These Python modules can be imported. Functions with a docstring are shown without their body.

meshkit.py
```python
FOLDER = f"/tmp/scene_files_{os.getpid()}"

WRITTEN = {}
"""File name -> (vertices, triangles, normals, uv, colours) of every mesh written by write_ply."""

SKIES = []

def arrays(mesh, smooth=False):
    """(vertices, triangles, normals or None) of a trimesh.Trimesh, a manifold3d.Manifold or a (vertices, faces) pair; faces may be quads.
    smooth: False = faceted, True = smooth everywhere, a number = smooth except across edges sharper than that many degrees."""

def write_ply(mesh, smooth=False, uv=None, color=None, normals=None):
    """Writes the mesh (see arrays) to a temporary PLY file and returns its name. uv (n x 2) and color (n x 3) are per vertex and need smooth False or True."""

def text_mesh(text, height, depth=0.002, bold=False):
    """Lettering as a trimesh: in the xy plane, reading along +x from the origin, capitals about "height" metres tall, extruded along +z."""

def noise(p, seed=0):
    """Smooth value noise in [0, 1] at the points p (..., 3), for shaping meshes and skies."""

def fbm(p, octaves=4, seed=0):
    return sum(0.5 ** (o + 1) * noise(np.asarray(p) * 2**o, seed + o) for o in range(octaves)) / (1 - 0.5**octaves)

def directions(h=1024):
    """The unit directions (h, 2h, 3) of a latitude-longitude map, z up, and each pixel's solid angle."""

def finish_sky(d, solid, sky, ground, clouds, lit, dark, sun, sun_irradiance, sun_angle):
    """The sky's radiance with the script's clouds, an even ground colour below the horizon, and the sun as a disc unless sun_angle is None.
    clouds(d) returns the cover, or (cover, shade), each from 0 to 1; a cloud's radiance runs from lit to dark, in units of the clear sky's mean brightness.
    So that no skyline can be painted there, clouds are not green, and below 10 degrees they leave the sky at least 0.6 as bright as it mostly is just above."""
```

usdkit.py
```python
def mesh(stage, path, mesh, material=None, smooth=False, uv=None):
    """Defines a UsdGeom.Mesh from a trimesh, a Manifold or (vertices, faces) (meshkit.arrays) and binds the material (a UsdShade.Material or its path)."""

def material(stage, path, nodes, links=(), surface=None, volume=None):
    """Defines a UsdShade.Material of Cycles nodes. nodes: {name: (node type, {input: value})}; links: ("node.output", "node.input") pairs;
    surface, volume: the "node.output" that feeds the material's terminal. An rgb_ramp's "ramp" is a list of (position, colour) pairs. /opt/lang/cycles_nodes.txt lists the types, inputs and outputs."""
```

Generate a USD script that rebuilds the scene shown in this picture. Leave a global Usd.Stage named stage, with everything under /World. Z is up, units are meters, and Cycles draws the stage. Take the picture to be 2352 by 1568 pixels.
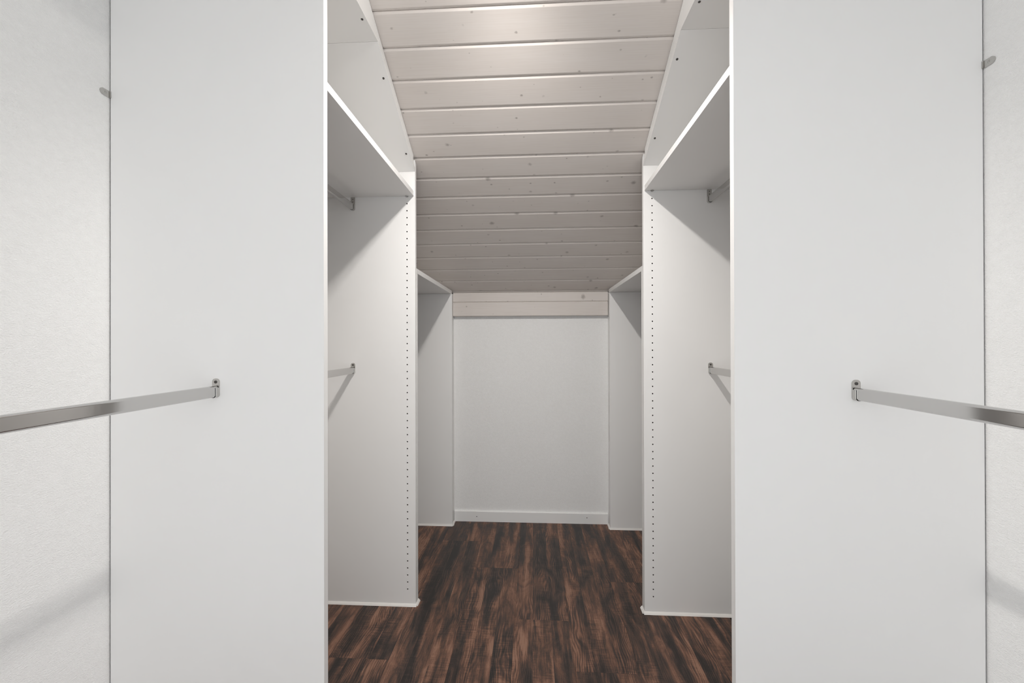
import math, random
import numpy as np
import trimesh, manifold3d
from shapely.geometry import Polygon, box as sbox, Point
from pxr import Usd, UsdGeom, UsdLux, UsdShade, Gf, Sdf
import usdkit

stage = Usd.Stage.CreateInMemory()
UsdGeom.SetStageUpAxis(stage, UsdGeom.Tokens.z)
UsdGeom.SetStageMetersPerUnit(stage, 1.0)
UsdGeom.Xform.Define(stage, '/World')

# ------------------------------------------------------------------ camera
CAM = np.array([0.0245, 0.0, 1.199])
PSI, PITCH, ROLL = math.atan(48.9 / 914.7), 0.0026, 0.0025
fw = np.array([-math.sin(PSI) * math.cos(PITCH), math.cos(PSI) * math.cos(PITCH), math.sin(PITCH)])
r0 = np.array([math.cos(PSI), math.sin(PSI), 0.0]); u0 = np.cross(r0, fw)
rt = r0 * math.cos(ROLL) - u0 * math.sin(ROLL); up = u0 * math.cos(ROLL) + r0 * math.sin(ROLL)
cam = UsdGeom.Camera.Define(stage, '/World/camera')
cam.CreateFocalLengthAttr(14.0); cam.CreateHorizontalApertureAttr(36.0); cam.CreateVerticalApertureAttr(24.0)
cam.CreateClippingRangeAttr(Gf.Vec2f(0.02, 100.0))
m = np.eye(4); m[0, :3], m[1, :3], m[2, :3], m[3, :3] = rt, up, -fw, CAM
cam.AddTransformOp().Set(Gf.Matrix4d(*m.ravel().tolist()))
cam.GetPrim().CreateAttribute('exposure', Sdf.ValueTypeNames.Float).Set(0.0)

# ------------------------------------------------------------------ light: a ceiling lamp with two downlight bulbs, daylight through the doorway behind
def bulb(name, pos, radius, power, col, aim=(0.0, 0.32, -0.947)):
    l = UsdLux.SphereLight.Define(stage, '/World/' + name)
    l.CreateRadiusAttr(radius); l.CreateIntensityAttr(power); l.CreateColorAttr(Gf.Vec3f(*col))
    sh = UsdLux.ShapingAPI.Apply(l.GetPrim()); sh.CreateShapingConeAngleAttr(68.0); sh.CreateShapingConeSoftnessAttr(1.0)
    z = -np.array(aim) / np.linalg.norm(aim); x = np.cross((0, 1, 0.3), z); x /= np.linalg.norm(x); y = np.cross(z, x)
    t = np.eye(4); t[0, :3], t[1, :3], t[2, :3], t[3, :3] = x, y, z, pos
    l.AddTransformOp().Set(Gf.Matrix4d(*t.ravel().tolist()))
LAMP_Y = 0.985
glow = UsdLux.SphereLight.Define(stage, '/World/lamp_glow')      # the lamp's spill sideways and upwards
glow.CreateRadiusAttr(0.02); glow.CreateIntensityAttr(240.0); glow.CreateColorAttr(Gf.Vec3f(1.0, 0.965, 0.92)); glow.AddTranslateOp().Set(Gf.Vec3d(-0.053, LAMP_Y, 2.372))
bulb('lamp_bulb', (-0.037, LAMP_Y, 2.355), 0.020, 2500.0, (1.0, 0.963, 0.922))
bulb('lamp_bulb_001', (-0.070, LAMP_Y, 2.390), 0.020, 1600.0, (1.0, 0.963, 0.922))
dome = UsdLux.DomeLight.Define(stage, '/World/daylight')
dome.CreateIntensityAttr(0.60); dome.CreateColorAttr(Gf.Vec3f(0.955, 0.98, 1.0))

# ------------------------------------------------------------------ helpers
used = {}
def path_for(name, parent=None):
    base = (str(parent.GetPath()) if parent is not None else '/World') + '/'
    k = used.get(base + name, 0); used[base + name] = k + 1
    return base + (name if k == 0 else f'{name}_{k:03d}')
def keys(p, **kw):
    for k, v in kw.items():
        if v: p.SetCustomDataByKey(k, v)
    return p
def thing(name, label, category, group=None, kind=None):
    return keys(UsdGeom.Xform.Define(stage, path_for(name)).GetPrim(), label=label, category=category, group=group, kind=kind)
def setting(name, label, category):
    return keys(UsdGeom.Xform.Define(stage, path_for(name)).GetPrim(), label=label, category=category, kind='structure')
def obj(name, mesh, mat, parent=None, smooth=False, **kw):
    return keys(usdkit.mesh(stage, path_for(name, parent), mesh, mat, smooth=smooth).GetPrim(), **kw)
def bx(x0, x1, y0, y1, z0, z1):
    b = trimesh.creation.box(extents=(abs(x1 - x0), abs(y1 - y0), abs(z1 - z0)))
    b.apply_translation(((x0 + x1) / 2, (y0 + y1) / 2, (z0 + z1) / 2)); return b
def cat(*ms): return trimesh.util.concatenate(list(ms))
def extr(poly, axis, a, b):
    """Extrudes a polygon along an axis from a to b; its 2-D axes are the other two in cyclic order (x: y,z - y: x,z - z: x,y)."""
    if not isinstance(poly, Polygon): poly = Polygon(poly)
    a, b = min(a, b), max(a, b)
    m = trimesh.creation.extrude_polygon(poly, b - a); v = m.vertices.copy()
    if axis == 'x': v = np.stack([v[:, 2] + a, v[:, 0], v[:, 1]], 1)
    elif axis == 'y': v = np.stack([v[:, 0], v[:, 2] + a, v[:, 1]], 1)
    else: v = v + [0, 0, a]
    m = trimesh.Trimesh(v, m.faces, process=False)
    if m.volume < 0: m.invert()
    return m
def rrect(x0, x1, y0, y1, r, q=6): return sbox(x0 + r, y0 + r, x1 - r, y1 - r).buffer(r, quad_segs=q)
def chamfered(x0, x1, y0, y1, z0, z1, c=0.0006):
    """A board with its arrises taken off."""
    pts = []
    for sx in (0, 1):
        for sy in (0, 1):
            for sz in (0, 1):
                p = np.array([(x0, x1)[sx], (y0, y1)[sy], (z0, z1)[sz]]); d = np.array([1 - 2 * sx, 1 - 2 * sy, 1 - 2 * sz]) * c
                for k in range(3):
                    q = d.copy(); q[k] = 0; pts.append(p + q)
    return trimesh.convex.convex_hull(np.array(pts))
def to_man(m): return manifold3d.Manifold(manifold3d.Mesh(np.asarray(m.vertices, np.float32), np.asarray(m.faces, np.uint32)))
def from_man(m):
    g = m.to_mesh(); return trimesh.Trimesh(np.asarray(g.vert_properties)[:, :3], np.asarray(g.tri_verts), process=False)

# ------------------------------------------------------------------ materials
LOOK = '/World/Looks/'
UsdGeom.Scope.Define(stage, '/World/Looks')
def mat(name, nodes, links, surface='p.BSDF'): return usdkit.material(stage, LOOK + name, nodes, links, surface=surface)
def plain(name, col, rough, **kw): return mat(name, {'p': ('principled_bsdf', {'base_color': col, 'roughness': rough, **kw})}, [])

def laminate(name, col):
    return mat(name, {'g': ('geometry', {}), 'n': ('noise_texture', {'scale': 900.0, 'detail': 1.0}),
                      'b': ('bump', {'strength': 0.06, 'distance': 0.0004}),
                      'p': ('principled_bsdf', {'base_color': col, 'roughness': 0.42, 'specular_ior_level': 0.4})},
               [('g.position', 'n.vector'), ('n.fac', 'b.height'), ('b.normal', 'p.normal')])
WHITE = laminate('white_laminate', (0.90, 0.893, 0.882))
EDGE = laminate('white_edging', (0.90, 0.895, 0.885))
PAINT = plain('white_paint', (0.89, 0.885, 0.875), 0.45)
SEAL = plain('white_sealant', (0.86, 0.84, 0.81), 0.35)
CHIP = plain('raw_chipboard', (0.035, 0.028, 0.022), 0.9)
CLEAR = plain('clear_plastic', (0.75, 0.74, 0.72), 0.25, transmission_weight=0.6, ior=1.45)
STEEL = plain('zinc_steel', (0.56, 0.55, 0.53), 0.2, metallic=1.0)
CHROME = plain('satin_chrome', (0.60, 0.59, 0.58), 0.13, metallic=1.0)
DARKM = plain('dark_screw', (0.10, 0.095, 0.09), 0.45, metallic=0.8)

PLASTER = mat('rough_plaster', {
    'g': ('geometry', {}), 'm': ('mapping', {'scale': (1.0, 0.75, 1.15)}),
    'n': ('noise_texture', {'scale': 300.0, 'detail': 2.0, 'roughness': 0.5, 'distortion': 0.5}),
    'n2': ('noise_texture', {'scale': 60.0, 'detail': 2.0}),
    'mx': ('mix_float', {'fac': 0.3}), 'b': ('bump', {'strength': 0.75, 'distance': 0.0024}),
    'c': ('rgb_ramp', {'ramp': [(0.3, (0.88, 0.877, 0.868)), (0.7, (0.905, 0.902, 0.893))]}),
    'p': ('principled_bsdf', {'roughness': 0.85, 'specular_ior_level': 0.25})},
    [('g.position', 'm.vector'), ('m.vector', 'n.vector'), ('m.vector', 'n2.vector'), ('n.fac', 'mx.a'), ('n2.fac', 'mx.b'), ('mx.result', 'b.height'),
     ('b.normal', 'p.normal'), ('n2.fac', 'c.fac'), ('c.color', 'p.base_color')])

# white-glazed spruce: fine grain along x, small knots, each board shifted by its own random number
def pine_material():
    N, L = {}, []
    def n(name, kind, **kw): N[name] = (kind, kw)
    def l(a, b): L.append((a, b))
    n('g', 'geometry'); n('o', 'object_info'); n('r7', 'math', math_type='multiply', value2=37.0); n('r9', 'math', math_type='multiply', value2=91.0)
    l('o.random', 'r7.value1'); l('o.random', 'r9.value1')
    n('sp', 'separate_xyz'); l('g.position', 'sp.vector')              # board coordinates: along x, and across (0.8 y - 0.6 z)
    n('w1', 'math', math_type='multiply', value2=0.8); n('w2', 'math', math_type='multiply_add', value2=-0.6); l('sp.y', 'w1.value1'); l('sp.z', 'w2.value1'); l('w1.value', 'w2.value3')
    n('ax', 'math', math_type='add'); n('aw', 'math', math_type='add'); l('sp.x', 'ax.value1'); l('r7.value', 'ax.value2'); l('w2.value', 'aw.value1'); l('r9.value', 'aw.value2')
    n('v', 'combine_xyz'); l('ax.value', 'v.x'); l('aw.value', 'v.y')
    def noise(name, scale, **kw):
        n('m_' + name, 'mapping', scale=scale); n(name, 'noise_texture', scale=1.0, **kw); l('v.vector', f'm_{name}.vector'); l(f'm_{name}.vector', f'{name}.vector')
    noise('grain', (5.0, 260.0, 1.0), detail=3.0, roughness=0.6, distortion=0.2); noise('tone', (1.8, 10.0, 1.0), detail=2.0); noise('wobble', (130.0, 130.0, 1.0), detail=2.0)
    def knots(tag, sx, sy, lo, rmax, soft, strength, prev):
        n('m' + tag, 'mapping', scale=(sx, sy, 1.0), location=(3.3 * sx, 1.7 * sy, 0.0)); n('vk' + tag, 'voronoi_texture', dimensions='2D', scale=1.0, randomness=1.0); l('v.vector', f'm{tag}.vector'); l(f'm{tag}.vector', f'vk{tag}.vector')
        n('wo' + tag, 'math', math_type='multiply_add', value2=0.07, value3=-0.035); l('wobble.fac', f'wo{tag}.value1')
        n('ka' + tag, 'math', math_type='add'); l(f'vk{tag}.distance', f'ka{tag}.value1'); l(f'wo{tag}.value', f'ka{tag}.value2')
        n('sk' + tag, 'separate_color'); l(f'vk{tag}.color', f'sk{tag}.color')
        n('sz' + tag, 'map_range', from_min=lo, from_max=1.0, to_min=-0.05, to_max=rmax, clamp=True); l(f'sk{tag}.r', f'sz{tag}.value')
        n('kd' + tag, 'math', math_type='subtract'); l(f'sz{tag}.result', f'kd{tag}.value1'); l(f'ka{tag}.value', f'kd{tag}.value2')
        n('km' + tag, 'map_range', from_min=-soft, from_max=soft, to_min=0.0, to_max=strength, clamp=True); l(f'kd{tag}.value', f'km{tag}.value')
        n('kc' + tag, 'mix_color', blend_type='mix', b=(0.265, 0.232, 0.215)); l(prev, f'kc{tag}.a'); l(f'km{tag}.result', f'kc{tag}.fac')
        return f'kc{tag}.result'
    n('c1', 'rgb_ramp', ramp=[(0.2, (0.690, 0.640, 0.602)), (0.5, (0.722, 0.674, 0.639)), (0.8, (0.738, 0.694, 0.662))]); l('grain.fac', 'c1.fac')
    n('c2', 'rgb_ramp', ramp=[(0.3, (0.965, 0.955, 0.945)), (0.7, (1.0, 1.0, 1.0))]); l('tone.fac', 'c2.fac')
    n('mul', 'mix_color', blend_type='multiply', fac=1.0); l('c1.color', 'mul.a'); l('c2.color', 'mul.b')
    c = knots('a', 6.5, 8.5, 0.2, 0.072, 0.035, 0.62, 'mul.result')
    c = knots('b', 11.0, 17.0, 0.35, 0.055, 0.03, 0.72, c)
    n('b', 'bump', strength=0.10, distance=0.0006); l('grain.fac', 'b.height')
    n('p', 'principled_bsdf', roughness=0.55, specular_ior_level=0.4); l(c, 'p.base_color'); l('b.normal', 'p.normal')
    return mat('glazed_spruce', N, L)
PINE = pine_material()

# dark vinyl plank with reddish-brown streaks, saw marks and cathedral grain
def floor_material():
    N, L = {}, []
    def n(name, kind, **kw): N[name] = (kind, kw); return name
    def l(a, b): L.append((a, b))
    n('g', 'geometry'); n('o', 'object_info'); n('rx', 'math', math_type='multiply', value2=53.0); n('ry', 'math', math_type='multiply', value2=117.0); n('cx', 'combine_xyz'); n('v', 'vector_math', math_type='add')
    l('o.random', 'rx.value1'); l('o.random', 'ry.value1'); l('rx.value', 'cx.x'); l('ry.value', 'cx.y'); l('g.position', 'v.vector1'); l('cx.vector', 'v.vector2')
    # three printed strips to a plank, each with a figure of its own
    n('gs', 'separate_xyz'); l('g.position', 'gs.vector')
    n('st1', 'math', math_type='multiply_add', value2=1 / 0.07783, value3=0.0585 / 0.07783 + 100.0); l('gs.x', 'st1.value1'); n('st', 'math', math_type='floor'); l('st1.value', 'st.value1')
    n('bk', 'combine_xyz'); l('st.value', 'bk.x'); l('o.random', 'bk.z')
    n('bkh', 'white_noise_texture', dimensions='3D'); l('bk.vector', 'bkh.vector')
    n('bks', 'vector_math', math_type='scale', scale=40.0); l('bkh.color', 'bks.vector1'); n('v2', 'vector_math', math_type='add'); l('g.position', 'v2.vector1'); l('bks.vector', 'v2.vector2')
    def noise(name, scale, src='v2', **kw):
        n('m_' + name, 'mapping', scale=scale); n(name, 'noise_texture', scale=1.0, **kw); l(f'{src}.vector', f'm_{name}.vector'); l(f'm_{name}.vector', f'{name}.vector')
    noise('streak', (15.0, 1.5, 1.0), detail=4.0, roughness=0.55, distortion=0.5)
    noise('blotch', (14.0, 5.0, 1.0), detail=5.0, roughness=0.62, distortion=1.2)
    noise('thin', (55.0, 2.2, 1.0), detail=3.0, roughness=0.6, distortion=0.5)
    noise('fine', (330.0, 13.0, 1.0), detail=3.0, roughness=0.65)
    noise('saw', (16.0, 230.0, 1.0), detail=2.0, roughness=0.5)
    noise('sawmask', (9.0, 3.0, 1.0), detail=2.0)
    noise('ringmask', (6.0, 1.6, 1.0), detail=2.0)
    noise('grit', (420.0, 420.0, 1.0), detail=2.0, roughness=0.7)
    # cathedral grain: bands across x, bent by a slow noise
    n('m_ring', 'mapping', scale=(1.0, 0.30, 0.0)); n('ring', 'wave_texture', wave_type='bands', bands_direction='x', profile='sine', scale=34.0, distortion=26.0, detail=1.5, detail_scale=0.42, detail_roughness=0.5)
    l('v2.vector', 'm_ring.vector'); l('m_ring.vector', 'ring.vector')
    # tone = .6 streak + .4 blotch, pushed by ring, fine and saw
    def m(name, t, a, b, c=None, **kw):
        d = {'math_type': t}
        for i, q in enumerate((a, b, c)):
            if isinstance(q, (int, float)): d[f'value{i + 1}'] = float(q)
        d.update(kw); N[name] = ('math', d)
        for i, q in enumerate((a, b, c)):
            if isinstance(q, str): l(q, f'{name}.value{i + 1}')
        return name + '.value'
    a_ = m('a1', 'subtract', 'streak.fac', 0.5); t = m('t1', 'multiply_add', a_, 1.35, 0.5)
    a_ = m('a2', 'subtract', 'blotch.fac', 0.5); t = m('t2', 'multiply_add', a_, 0.95, t)
    a_ = m('a3', 'subtract', 'thin.fac', 0.5); t = m('t2b', 'multiply_add', a_, 0.45, t)
    n('rm', 'map_range', from_min=0.44, from_max=0.56, to_min=0.0, to_max=1.0, clamp=True); l('ringmask.fac', 'rm.value')
    r = m('r1', 'subtract', 'ring.fac', 0.55); r = m('r2', 'multiply', r, 'rm.result'); t = m('t3', 'multiply_add', r, 0.20, t)
    n('sm', 'map_range', from_min=0.47, from_max=0.60, to_min=0.08, to_max=1.0, clamp=True); l('sawmask.fac', 'sm.value')
    s = m('s1', 'subtract', 'saw.fac', 0.5); s = m('s2', 'multiply', s, 'sm.result'); t = m('t4', 'multiply_add', s, 0.48, t)
    f = m('f1', 'subtract', 'fine.fac', 0.5); t = m('t5', 'multiply_add', f, 0.50, t)
    q = m('q1', 'subtract', 'grit.fac', 0.5); t = m('t6', 'multiply_add', q, 0.30, t)
    rr = m('o1', 'subtract', 'o.random', 0.5); t = m('t7', 'multiply_add', rr, 0.05, t)
    bb_ = m('o2', 'subtract', 'bkh.value', 0.5); t = m('t8', 'multiply_add', bb_, 0.12, t)
    n('c', 'rgb_ramp', ramp=[(0.20, (0.0125, 0.0088, 0.0080)), (0.36, (0.029, 0.0188, 0.0160)), (0.48, (0.062, 0.0365, 0.0275)), (0.60, (0.130, 0.064, 0.042)), (0.74, (0.235, 0.118, 0.077)), (0.85, (0.30, 0.165, 0.11))])
    l(t, 'c.fac')
    n('b', 'bump', strength=0.25, distance=0.0006); l(t, 'b.height')
    n('ro', 'map_range', from_min=0.35, from_max=0.65, to_min=0.36, to_max=0.5, clamp=True); l(t, 'ro.value')
    n('p', 'principled_bsdf', specular_ior_level=0.5); l('c.color', 'p.base_color'); l('b.normal', 'p.normal'); l('ro.result', 'p.roughness')
    return mat('dark_wood_vinyl', N, L)
VINYL = floor_material()
SUB = plain('subfloor', (0.02, 0.016, 0.014), 0.9)

# ------------------------------------------------------------------ dimensions (metres; camera looks along +y)
XL, XR = -1.097, 1.0885                 # side walls
YF, YB = -0.75, 2.668                   # front wall (with the doorway behind the camera) and back wall
A = 0.5135                              # half the aisle between the panels
CA, CS = 3.0846, 0.5839                 # sloped ceiling: z = CA - CS*y
def cz(y): return CA - CS * y
Y1, Y2, Y3, T = 0.997, 1.793, 2.588, 0.019
YFLAT = 0.43                            # nearer than this the ceiling is level
SOF = {-1: 2.249, 1: 2.230}             # underside of the level soffit, left and right
SOFY = {-1: 1.358, 1: 1.341}            # where it turns down
SOFE = 1.981                            # its underside where it meets the second panel
side_wall = {-1: XL, 1: XR}
LR = {-1: 'left', 1: 'right'}

# ------------------------------------------------------------------ setting
def wall_poly(y0, y1):
    return [(y0, -0.05), (y1, -0.05), (y1, cz(y1) + 0.06), (YFLAT, cz(YFLAT) + 0.06), (y0, cz(YFLAT) + 0.06)]
obj('wall_left', extr(wall_poly(YF - 0.1, YB + 0.1), 'x', XL - 0.1, XL), PLASTER, kind='structure', label='white rough-plastered wall at the left edge of the picture', category='wall')
obj('wall_right', extr(wall_poly(YF - 0.1, YB + 0.1), 'x', XR, XR + 0.1), PLASTER, kind='structure', label='white rough-plastered wall at the right edge of the picture', category='wall')
obj('wall_back', bx(XL, XR, YB, YB + 0.1, -0.05, cz(YB) + 0.03), PLASTER, kind='structure', label='white plastered wall at the far end under the sloped ceiling', category='wall')
front = Polygon([(XL, 0), (XR, 0), (XR, cz(YFLAT) + 0.03), (XL, cz(YFLAT) + 0.03)]).difference(sbox(-0.9, -1, 0.9, 2.08))
obj('wall_front', extr(front, 'y', YF - 0.1, YF), PAINT, kind='structure', label='white wall with the doorway, behind the camera', category='wall')

# floor: vinyl planks running away from the camera, each its own piece
floor = setting('floor', 'dark brown wood-look plank floor with reddish streaks', 'floor')
obj('subfloor', bx(XL, XR, YF - 0.1, YB, -0.05, -0.006), SUB, floor)
W = 0.2335
joint = {-5: 1.05, -4: 1.90, -3: 1.483, -2: 2.395, -1: 2.116, 0: 1.728, 1: 1.464, 2: 2.02, 3: 1.25}
for k in range(-5, 4):
    x0, x1 = -0.0585 + k * W, -0.0585 + (k + 1) * W
    x0, x1 = max(x0, XL), min(x1, XR)
    cuts = sorted({YF, YB} | {joint[k] + j * 1.22 for j in range(-4, 3) if YF + 0.05 < joint[k] + j * 1.22 < YB - 0.05})
    for y0, y1 in zip(cuts[:-1], cuts[1:]):
        g, c = 0.0001, 0.0004
        pr = [(x0 + g, -0.006), (x1 - g, -0.006), (x1 - g, -c), (x1 - g - c, 0), (x0 + g + c, 0), (x0 + g, -c)]
        obj('plank', extr(pr, 'y', y0 + g, y1 - g), VINYL, floor)

# ceiling: white-glazed boards across the slope, each with bevelled edges
ceil = setting('ceiling', 'sloped ceiling of white-glazed knotty wooden boards', 'ceiling')
P = 0.09485; n0 = 1.3202 - 0.004
cosr = 1 / math.hypot(1, CS); sinr = CS * cosr
def sl(y, d):                           # a point d above the slope's face, perpendicular to it
    return (y + d * sinr, cz(y) + d * cosr)
for k in range(-9, 15):
    ya, yb = n0 + k * P, min(n0 + (k + 1) * P, YB - 0.004)
    if yb - ya < 0.01: continue
    B, D = 0.0062, 0.0052               # bevel width (along y) and depth
    g = 0.0003
    pr = [sl(ya + g, D), sl(ya + g + 0.0012, D * 0.62), sl(ya + B, 0.0004), sl(ya + B + 0.0015, 0), sl(yb - B - 0.0015, 0), sl(yb - B, 0.0004), sl(yb - g - 0.0012, D * 0.62), sl(yb - g, D), sl(yb - g, 0.016), sl(ya + g, 0.016)]
    obj('plank', extr(pr, 'x', XL + 0.001, XR - 0.001), PINE, ceil)
obj('backing_board', extr([sl(YFLAT - 0.02, 0.0165), sl(YB, 0.0165), sl(YB, 0.04), sl(YFLAT - 0.02, 0.04)], 'x', XL, XR), PAINT, ceil)
yk = n0 - 9 * P
obj('flat_panel', bx(XL, XR, YF, yk + 0.004, cz(yk) + 0.012, cz(yk) + 0.05), PAINT, ceil)
for s in (-1, 1):                       # level boxing above the near bays
    obj('bulkhead', cat(bx(s * A, side_wall[s], YF, Y1 - 0.001, 2.205, 2.224),
                        extr([(YF, 2.2245), (Y1 - 0.001, 2.2245), (Y1 - 0.001, cz(Y1) - 0.001), (yk, cz(yk) - 0.001), (YF, cz(yk) - 0.001)], 'x', s * (A + 0.001), s * (A + 0.019))), WHITE, ceil)

# back wall: baseboard and the two vertical cladding boards under the ceiling
XBL, XBR = -0.5105, 0.5145
bb = setting('baseboard_back', 'low white skirting board at the foot of the far wall', 'baseboard')
obj('board', extr([(YB - 0.013, 0.0), (YB, 0.0), (YB, 0.0705), (YB - 0.009, 0.0705), (YB - 0.013, 0.0665)], 'x', XBL + 0.003, XBR - 0.002), PAINT, bb)
for x, z in ((-0.357, 0.034), (0.375, 0.0408)):
    c = trimesh.creation.cylinder(radius=0.0028, height=0.001, sections=12); c.apply_transform(trimesh.transformations.rotation_matrix(math.pi / 2, [1, 0, 0])); c.apply_translation((x, YB - 0.0132, z))
    obj('nail', c, CHIP, bb)
tr = setting('trim_1', 'two whitish horizontal wooden boards closing the far wall below the ceiling', 'cladding')
YC = 2.636
def vboard(z0, z1):
    c = 0.004
    return extr([(YC + c, z0), (YC, z0 + c), (YC, z1 - c), (YC + c, z1), (YC + 0.016, z1), (YC + 0.016, z0)], 'x', XBL + 0.001, XBR - 0.001)
obj('board', vboard(1.4685, cz(YC + 0.02) - 0.002), PINE, tr)
obj('board', vboard(1.3740, 1.4680), PINE, tr)
obj('batten', bx(XBL + 0.004, XBR - 0.004, YC + 0.0165, YB - 0.0005, 1.384, 1.53), PAINT, tr)

# ------------------------------------------------------------------ partition panels
def sealant_profile(h=0.0095): return [(0, 0), (h, 0), (h * 0.62, h * 0.55), (0.0012, h), (0, h)]
def bead_x(x0, x1, yface):              # a bead along x at the foot of a face that looks towards -y
    return extr([(yface - p, q) for p, q in sealant_profile()], 'x', x0, x1)
def bead_y(y0, y1, xface, s):           # a bead along y at the foot of an end that looks towards the aisle (-s)
    return extr([(xface - s * p, q) for p, q in sealant_profile()], 'y', y0, y1)
def panel_mesh(s, xa, y0, t, top0, top1, holes=None, gap=0.003):
    xw = side_wall[s] - s * gap
    prof = [(y0, 0.0), (y0 + t, 0.0), (y0 + t, top1), (y0, top0)]
    m_ = extr(prof, 'x', s * (xa + 0.001), xw)
    if holes:
        man, cut = to_man(m_), []
        for hx, hz in holes:
            c = manifold3d.Manifold.cylinder(0.014, 0.0029, 0.0029, 16).rotate((-90, 0, 0)).translate((hx, y0 - 0.001, hz)); cut.append(c)
        man = man - manifold3d.Manifold.batch_boolean(cut, manifold3d.OpType.Add)
        m_ = from_man(man)
    return m_
def edge_mesh(s, xa, y0, t, top0, top1):
    return extr([(y0, 0.0), (y0 + t, 0.0), (y0 + t, top1), (y0, top0)], 'x', s * xa, s * (xa + 0.001))
def partition(s, xa, y0, label, t=T, holes=None, top=None, bead=True, seal_depth=None, name='divider_panel'):
    o = thing(name, label, 'panel')
    t0, t1 = (top, top) if top else (cz(y0) - 0.003 * 1.2 - CS * 0, cz(y0 + t) - 0.0036)
    t0 = t1 + CS * t if not top else t0
    obj('panel', panel_mesh(s, xa, y0, t, t0, t1, holes), WHITE, o)
    obj('edge_band', edge_mesh(s, xa, y0, t, t0, t1), EDGE, o)
    xe = abs(side_wall[s]) - 0.003
    obj('raw_edge', extr([(y0 + 0.0004, 0.0), (y0 + t - 0.0004, 0.0), (y0 + t - 0.0004, t1 - 0.001), (y0 + 0.0004, t0 - 0.001)], 'x', s * xe, s * (xe + 0.0006)), CHIP, o, label='raw cut edge towards the wall')
    if holes:
        lin = []
        for hx, hz in holes:
            c = trimesh.creation.annulus(r_min=0.00245, r_max=0.00288, height=0.0120, sections=12); b = trimesh.creation.cylinder(radius=0.0028, height=0.0006, sections=12); b.apply_translation((0, 0, -0.0058))
            c = cat(c, b); c.apply_transform(trimesh.transformations.rotation_matrix(math.pi / 2, [1, 0, 0])); c.apply_translation((hx, y0 + 0.0063, hz)); lin.append(c)
        obj('peg_hole', cat(*lin), CHIP, o, kind='stuff', label='row of small dark shelf-peg holes')
    if bead:
        if name == 'divider_panel': obj('sealant_bead', bead_x(s * (xa - 0.004), side_wall[s] - s * 0.002, y0), SEAL, o)
        obj('sealant_bead', bead_y(y0 - (0.002 if name == 'divider_panel' else 0), y0 + (seal_depth or t), s * xa, s), SEAL, o)
    return o
peg = {s: [(hx, 0.0754 + 0.032 * i) for i in range(56)] for s, hx in ((-1, -0.5512), (1, 0.5512))}
for s in (-1, 1):
    partition(s, A, Y1, f'tall nearest white panel facing the viewer, filling the {LR[s]} third of the picture', bead=True)
for s in (-1, 1):
    partition(s, A if s < 0 else A - 0.0005, Y2, f'second white panel at {LR[s]}, middle depth, with a long row of peg holes', holes=peg[s], t=0.0180, seal_depth=0.0180)
for s in (-1, 1):
    partition(s, A - 0.0005, Y2 + 0.0190, f'white side panel doubled behind the peg-hole panel at {LR[s]}, under the low far shelf', t=0.0175, top=1.5196, seal_depth=0.020, name='side_panel')
X3 = {-1: 0.5085, 1: 0.5150}
for s in (-1, 1):
    partition(s, X3[s], Y3, f'farthest white panel at {LR[s]}, beside the plastered end wall', seal_depth=T, top=1.5196)
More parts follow.
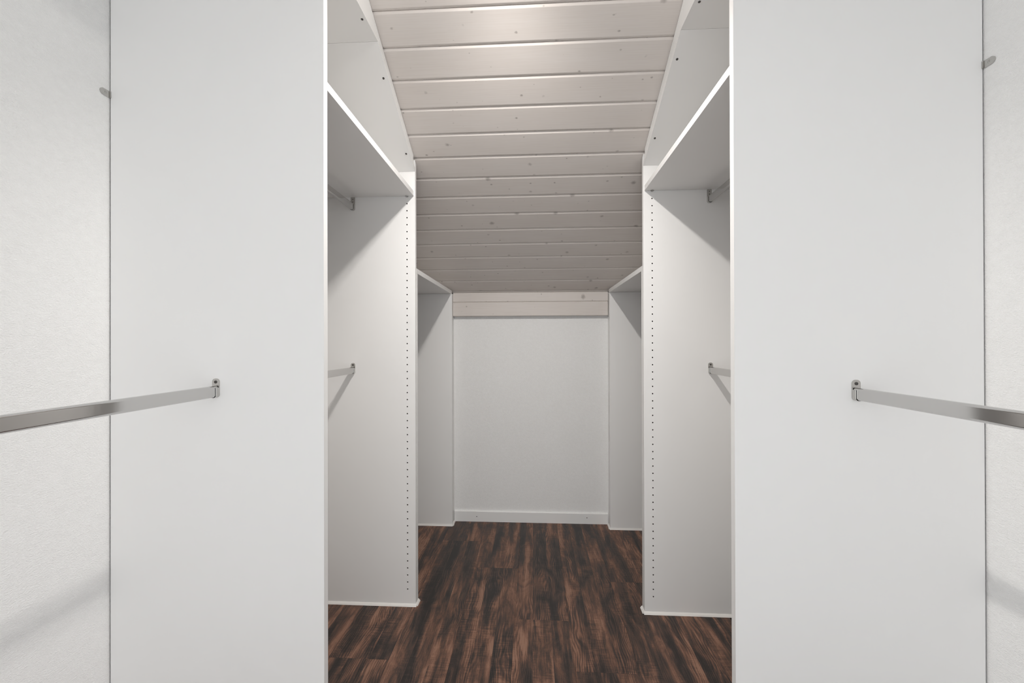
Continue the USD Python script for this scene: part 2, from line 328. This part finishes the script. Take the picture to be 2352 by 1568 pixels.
for s in (-1, 1):
    xa = X3[s] + 0.0015
    o = thing('filler_strip', f'narrow white upright strip closing the gap between farthest {LR[s]} panel and end wall', 'strip')
    obj('strip', bx(s * xa, s * (xa + 0.016), Y3 + T + 0.0006, YC - 0.0008, 0.0, 1.5196), EDGE, o)
    obj('strip', bx(s * (xa + 0.002), s * (xa + 0.016), YC - 0.0004, YB - 0.0006, 0.0, 1.366), EDGE, o)
    obj('sealant_bead', bead_y(Y3 + T, YB - 0.012, s * xa, s), SEAL, o)

# ------------------------------------------------------------------ shelves
def pin(x, y, z, sy):
    c = trimesh.creation.cylinder(radius=0.0025, height=0.012, sections=12); c.apply_transform(trimesh.transformations.rotation_matrix(math.pi / 2, [1, 0, 0])); c.apply_translation((x, y + sy * 0.006, z - 0.003))
    return cat(c, chamfered(x - 0.0065, x + 0.0065, y, y + sy * 0.008, z - 0.0032, z - 0.0002, 0.0008) if sy > 0 else chamfered(x - 0.0065, x + 0.0065, y + sy * 0.008, y, z - 0.0032, z - 0.0002, 0.0008))
def shelf(s, xa, y0, y1, z0, th, label, pins):
    o = thing('shelf', label, 'shelf')
    obj('board', bx(s * (xa + 0.001), side_wall[s] - s * 0.003, y0, y1, z0, z0 + th), WHITE, o)
    obj('edge_band', bx(s * xa, s * (xa + 0.0008), y0, y1, z0, z0 + th), EDGE, o)
    for px, py, sy in pins: obj('shelf_pin', pin(px, py, z0, sy), CLEAR, o, label='clear plastic shelf pin')
SH1 = {-1: (0.5197, 1.8695), 1: (0.5180, 1.8700)}
for s in (-1, 1):
    xa, z0 = SH1[s]; e = 0.0008 if s < 0 else 0.0022
    px = s * 0.5512
    shelf(s, xa, Y1 + T + 0.0008, Y2 - e, z0, 0.0220, f'upper white shelf between the first and second {LR[s]} panels, a rail hung under it',
          [(px, Y2 - 0.0002, -1), (px, Y1 + T + 0.0002, 1)])
for s in (-1, 1):
    y0 = Y2 + 0.0190
    shelf(s, A - 0.0005 if s < 0 else A, y0, Y3 + T, 1.5202, 0.0222, f'lower far white shelf at {LR[s]}, close under the sloped ceiling boards', [])

# ------------------------------------------------------------------ soffits over the middle bays
def on_soffit(s, y):                    # underside height
    return SOF[s] if y <= SOFY[s] else SOF[s] + (SOFE - SOF[s]) * (y - SOFY[s]) / (Y2 - SOFY[s])
scr = {-1: [(0.5275, 1.262), (0.532, 1.458), (0.530, 1.717)], 1: [(0.530, 1.233), (0.529, 1.418), (0.530, 1.678)]}
for s in (-1, 1):
    o = thing('soffit', f'white boxed soffit with screws above the upper {LR[s]} shelf, bending down with the roof slope', 'soffit')
    xw, ys, zs = side_wall[s] - s * 0.002, SOFY[s], SOF[s]
    ye = Y2 - 0.0008; tv = 0.016
    obj('flat_panel', bx(s * A, xw, Y1 + T + 0.001, ys - 0.0004, zs, zs + tv), WHITE, o)
    k = (zs - SOFE) / (Y2 - ys)
    obj('sloped_panel', extr([(ys + 0.0004, zs - 0.0002), (ye, zs - k * (ye - ys)), (ye, zs - k * (ye - ys) + tv), (ys + 0.0004, zs + tv - 0.0002)], 'x', s * A, xw), WHITE, o)
    yq = Y2 - 0.020
    obj('fascia', extr([(Y1 + T + 0.001, zs + tv + 0.0002), (ys, zs + tv + 0.0002), (yq, zs - k * (yq - ys) + tv + 0.0002), (yq, cz(yq) - 0.0015), (Y1 + T + 0.001, cz(Y1 + T + 0.001) - 0.0015)], 'x', s * (A + 0.0015), s * (A + 0.0175)), EDGE, o)
    for sx, sy_ in scr[s]:
        c = cat(trimesh.creation.annulus(r_min=0.0017, r_max=0.0040, height=0.0012, sections=16), trimesh.creation.cylinder(radius=0.0019, height=0.0004, sections=12))
        sl_ = 0 if sy_ < ys else math.atan(k)
        c.apply_transform(trimesh.transformations.rotation_matrix(-sl_, [1, 0, 0])); c.apply_translation((s * sx, sy_, on_soffit(s, sy_) - 0.0004))
        obj('screw', c, DARKM, o)

# ------------------------------------------------------------------ clothes rails with end brackets
def rail_profile(xc, zc, w, h, r): return rrect(xc - w / 2, xc + w / 2, zc - h / 2, zc + h / 2, r, 8)
def bracket(o, xc, zc, y, sy, tall):
    """End bracket on a panel face at y; sy is the way it sticks out (-1 towards the camera)."""
    w, t = 0.0196, 0.0022
    ztop = zc + (0.0335 if not tall else 0.0445); zbot = zc - 0.0160
    plate = rrect(xc - w / 2, xc + w / 2, zbot, ztop, 0.0085, 10) if not tall else rrect(xc - w / 2, xc + w / 2, zbot, zbot + 0.04, 0.0085, 10).union(rrect(xc - w / 2, xc + w / 2, zbot + 0.02, ztop, 0.0015, 4))
    cup = rrect(xc - w / 2, xc + w / 2, zbot, zc + 0.03, 0.0080, 8).difference(rail_profile(xc, zc, 0.0166, 0.0316, 0.0062)).intersection(sbox(xc - 1, zbot - 1, xc + 1, zc + 0.0105))
    holes = [zc + 0.0245] if not tall else [zc + 0.0235, zc + 0.0355]
    hp = plate
    for hz in holes: hp = hp.difference(Point(xc, hz).buffer(0.0022, quad_segs=6))
    b = obj('end_bracket', cat(extr(hp, 'y', y, y + sy * t), extr(cup, 'y', y + sy * t, y + sy * 0.0125)), STEEL, o)
    for hz in holes:
        if tall:
            c = trimesh.creation.cylinder(radius=0.0022, height=0.0016, sections=12); d = 0.0006
        else:
            c = cat(trimesh.creation.annulus(r_min=0.0015, r_max=0.0038, height=0.0012, sections=20), trimesh.creation.cylinder(radius=0.0017, height=0.0005, sections=12)); d = t + 0.0004
        c.apply_transform(trimesh.transformations.rotation_matrix(math.pi / 2, [1, 0, 0])); c.apply_translation((xc, y + sy * d, hz))
        obj('screw', c, DARKM, b)
def clothes_rail(xc, zc, y0, y1, label, tall=False):
    o = thing('clothes_rail', label, 'clothes rail')
    obj('rail', extr(rail_profile(xc, zc, 0.0152, 0.0295, 0.0056), 'y', y0 + 0.004, y1 - 0.004), CHROME, o, smooth=35)
    bracket(o, xc, zc, y1, -1, tall); bracket(o, xc, zc, y0, 1, tall)
for s, xc, zc in ((-1, -0.8020, 1.0737), (1, 0.7955, 1.0742)):
    clothes_rail(xc, zc, YF, Y1, f'large near chrome clothes rail fixed to the front of the nearest {LR[s]} panel')
for s, xc in ((-1, -0.8040), (1, 0.7985)):
    clothes_rail(xc, 1.8243 if s < 0 else 1.8250, Y1 + T, Y2, f'chrome clothes rail hung close beneath the upper {LR[s]} shelf', tall=True)
for s, xc, zc in ((-1, -0.8045, 1.0730), (1, 0.8010, 1.0755)):
    clothes_rail(xc, zc, Y1 + T, Y2, f'lower chrome clothes rail on the {LR[s]} peg-hole panel, casting a slanting shadow')

# ------------------------------------------------------------------ small angle brackets between wall and nearest panels
for s, zc in ((-1, 1.8580), (1, 1.8505)):
    o = thing('corner_bracket', f'small grey metal bracket screwed to the {LR[s]} wall beside the nearest panel', 'bracket')
    xw = side_wall[s]; ye = Y1 - 0.0006; t = 0.0026
    tab = sbox(ye - 0.015, zc - 0.0088, ye, zc + 0.0088).union(Point(ye - 0.0155, zc).buffer(0.0088, quad_segs=10)).difference(Point(ye - 0.0138, zc).buffer(0.0042, quad_segs=8))
    obj('plate', cat(extr(tab, 'x', xw, xw - s * t), bx(xw - s * t, xw - s * 0.0052, ye - 0.0018, ye, zc - 0.0088, zc + 0.0088)), STEEL, o)
    c = cat(trimesh.creation.annulus(r_min=0.0016, r_max=0.0040, height=0.0016, sections=20), trimesh.creation.cylinder(radius=0.0018, height=0.0004, sections=12))
    c.apply_transform(trimesh.transformations.rotation_matrix(math.pi / 2, [0, 1, 0])); c.apply_translation((xw - s * (t * 0.6), ye - 0.0138, zc))
    obj('screw', c, STEEL, o)
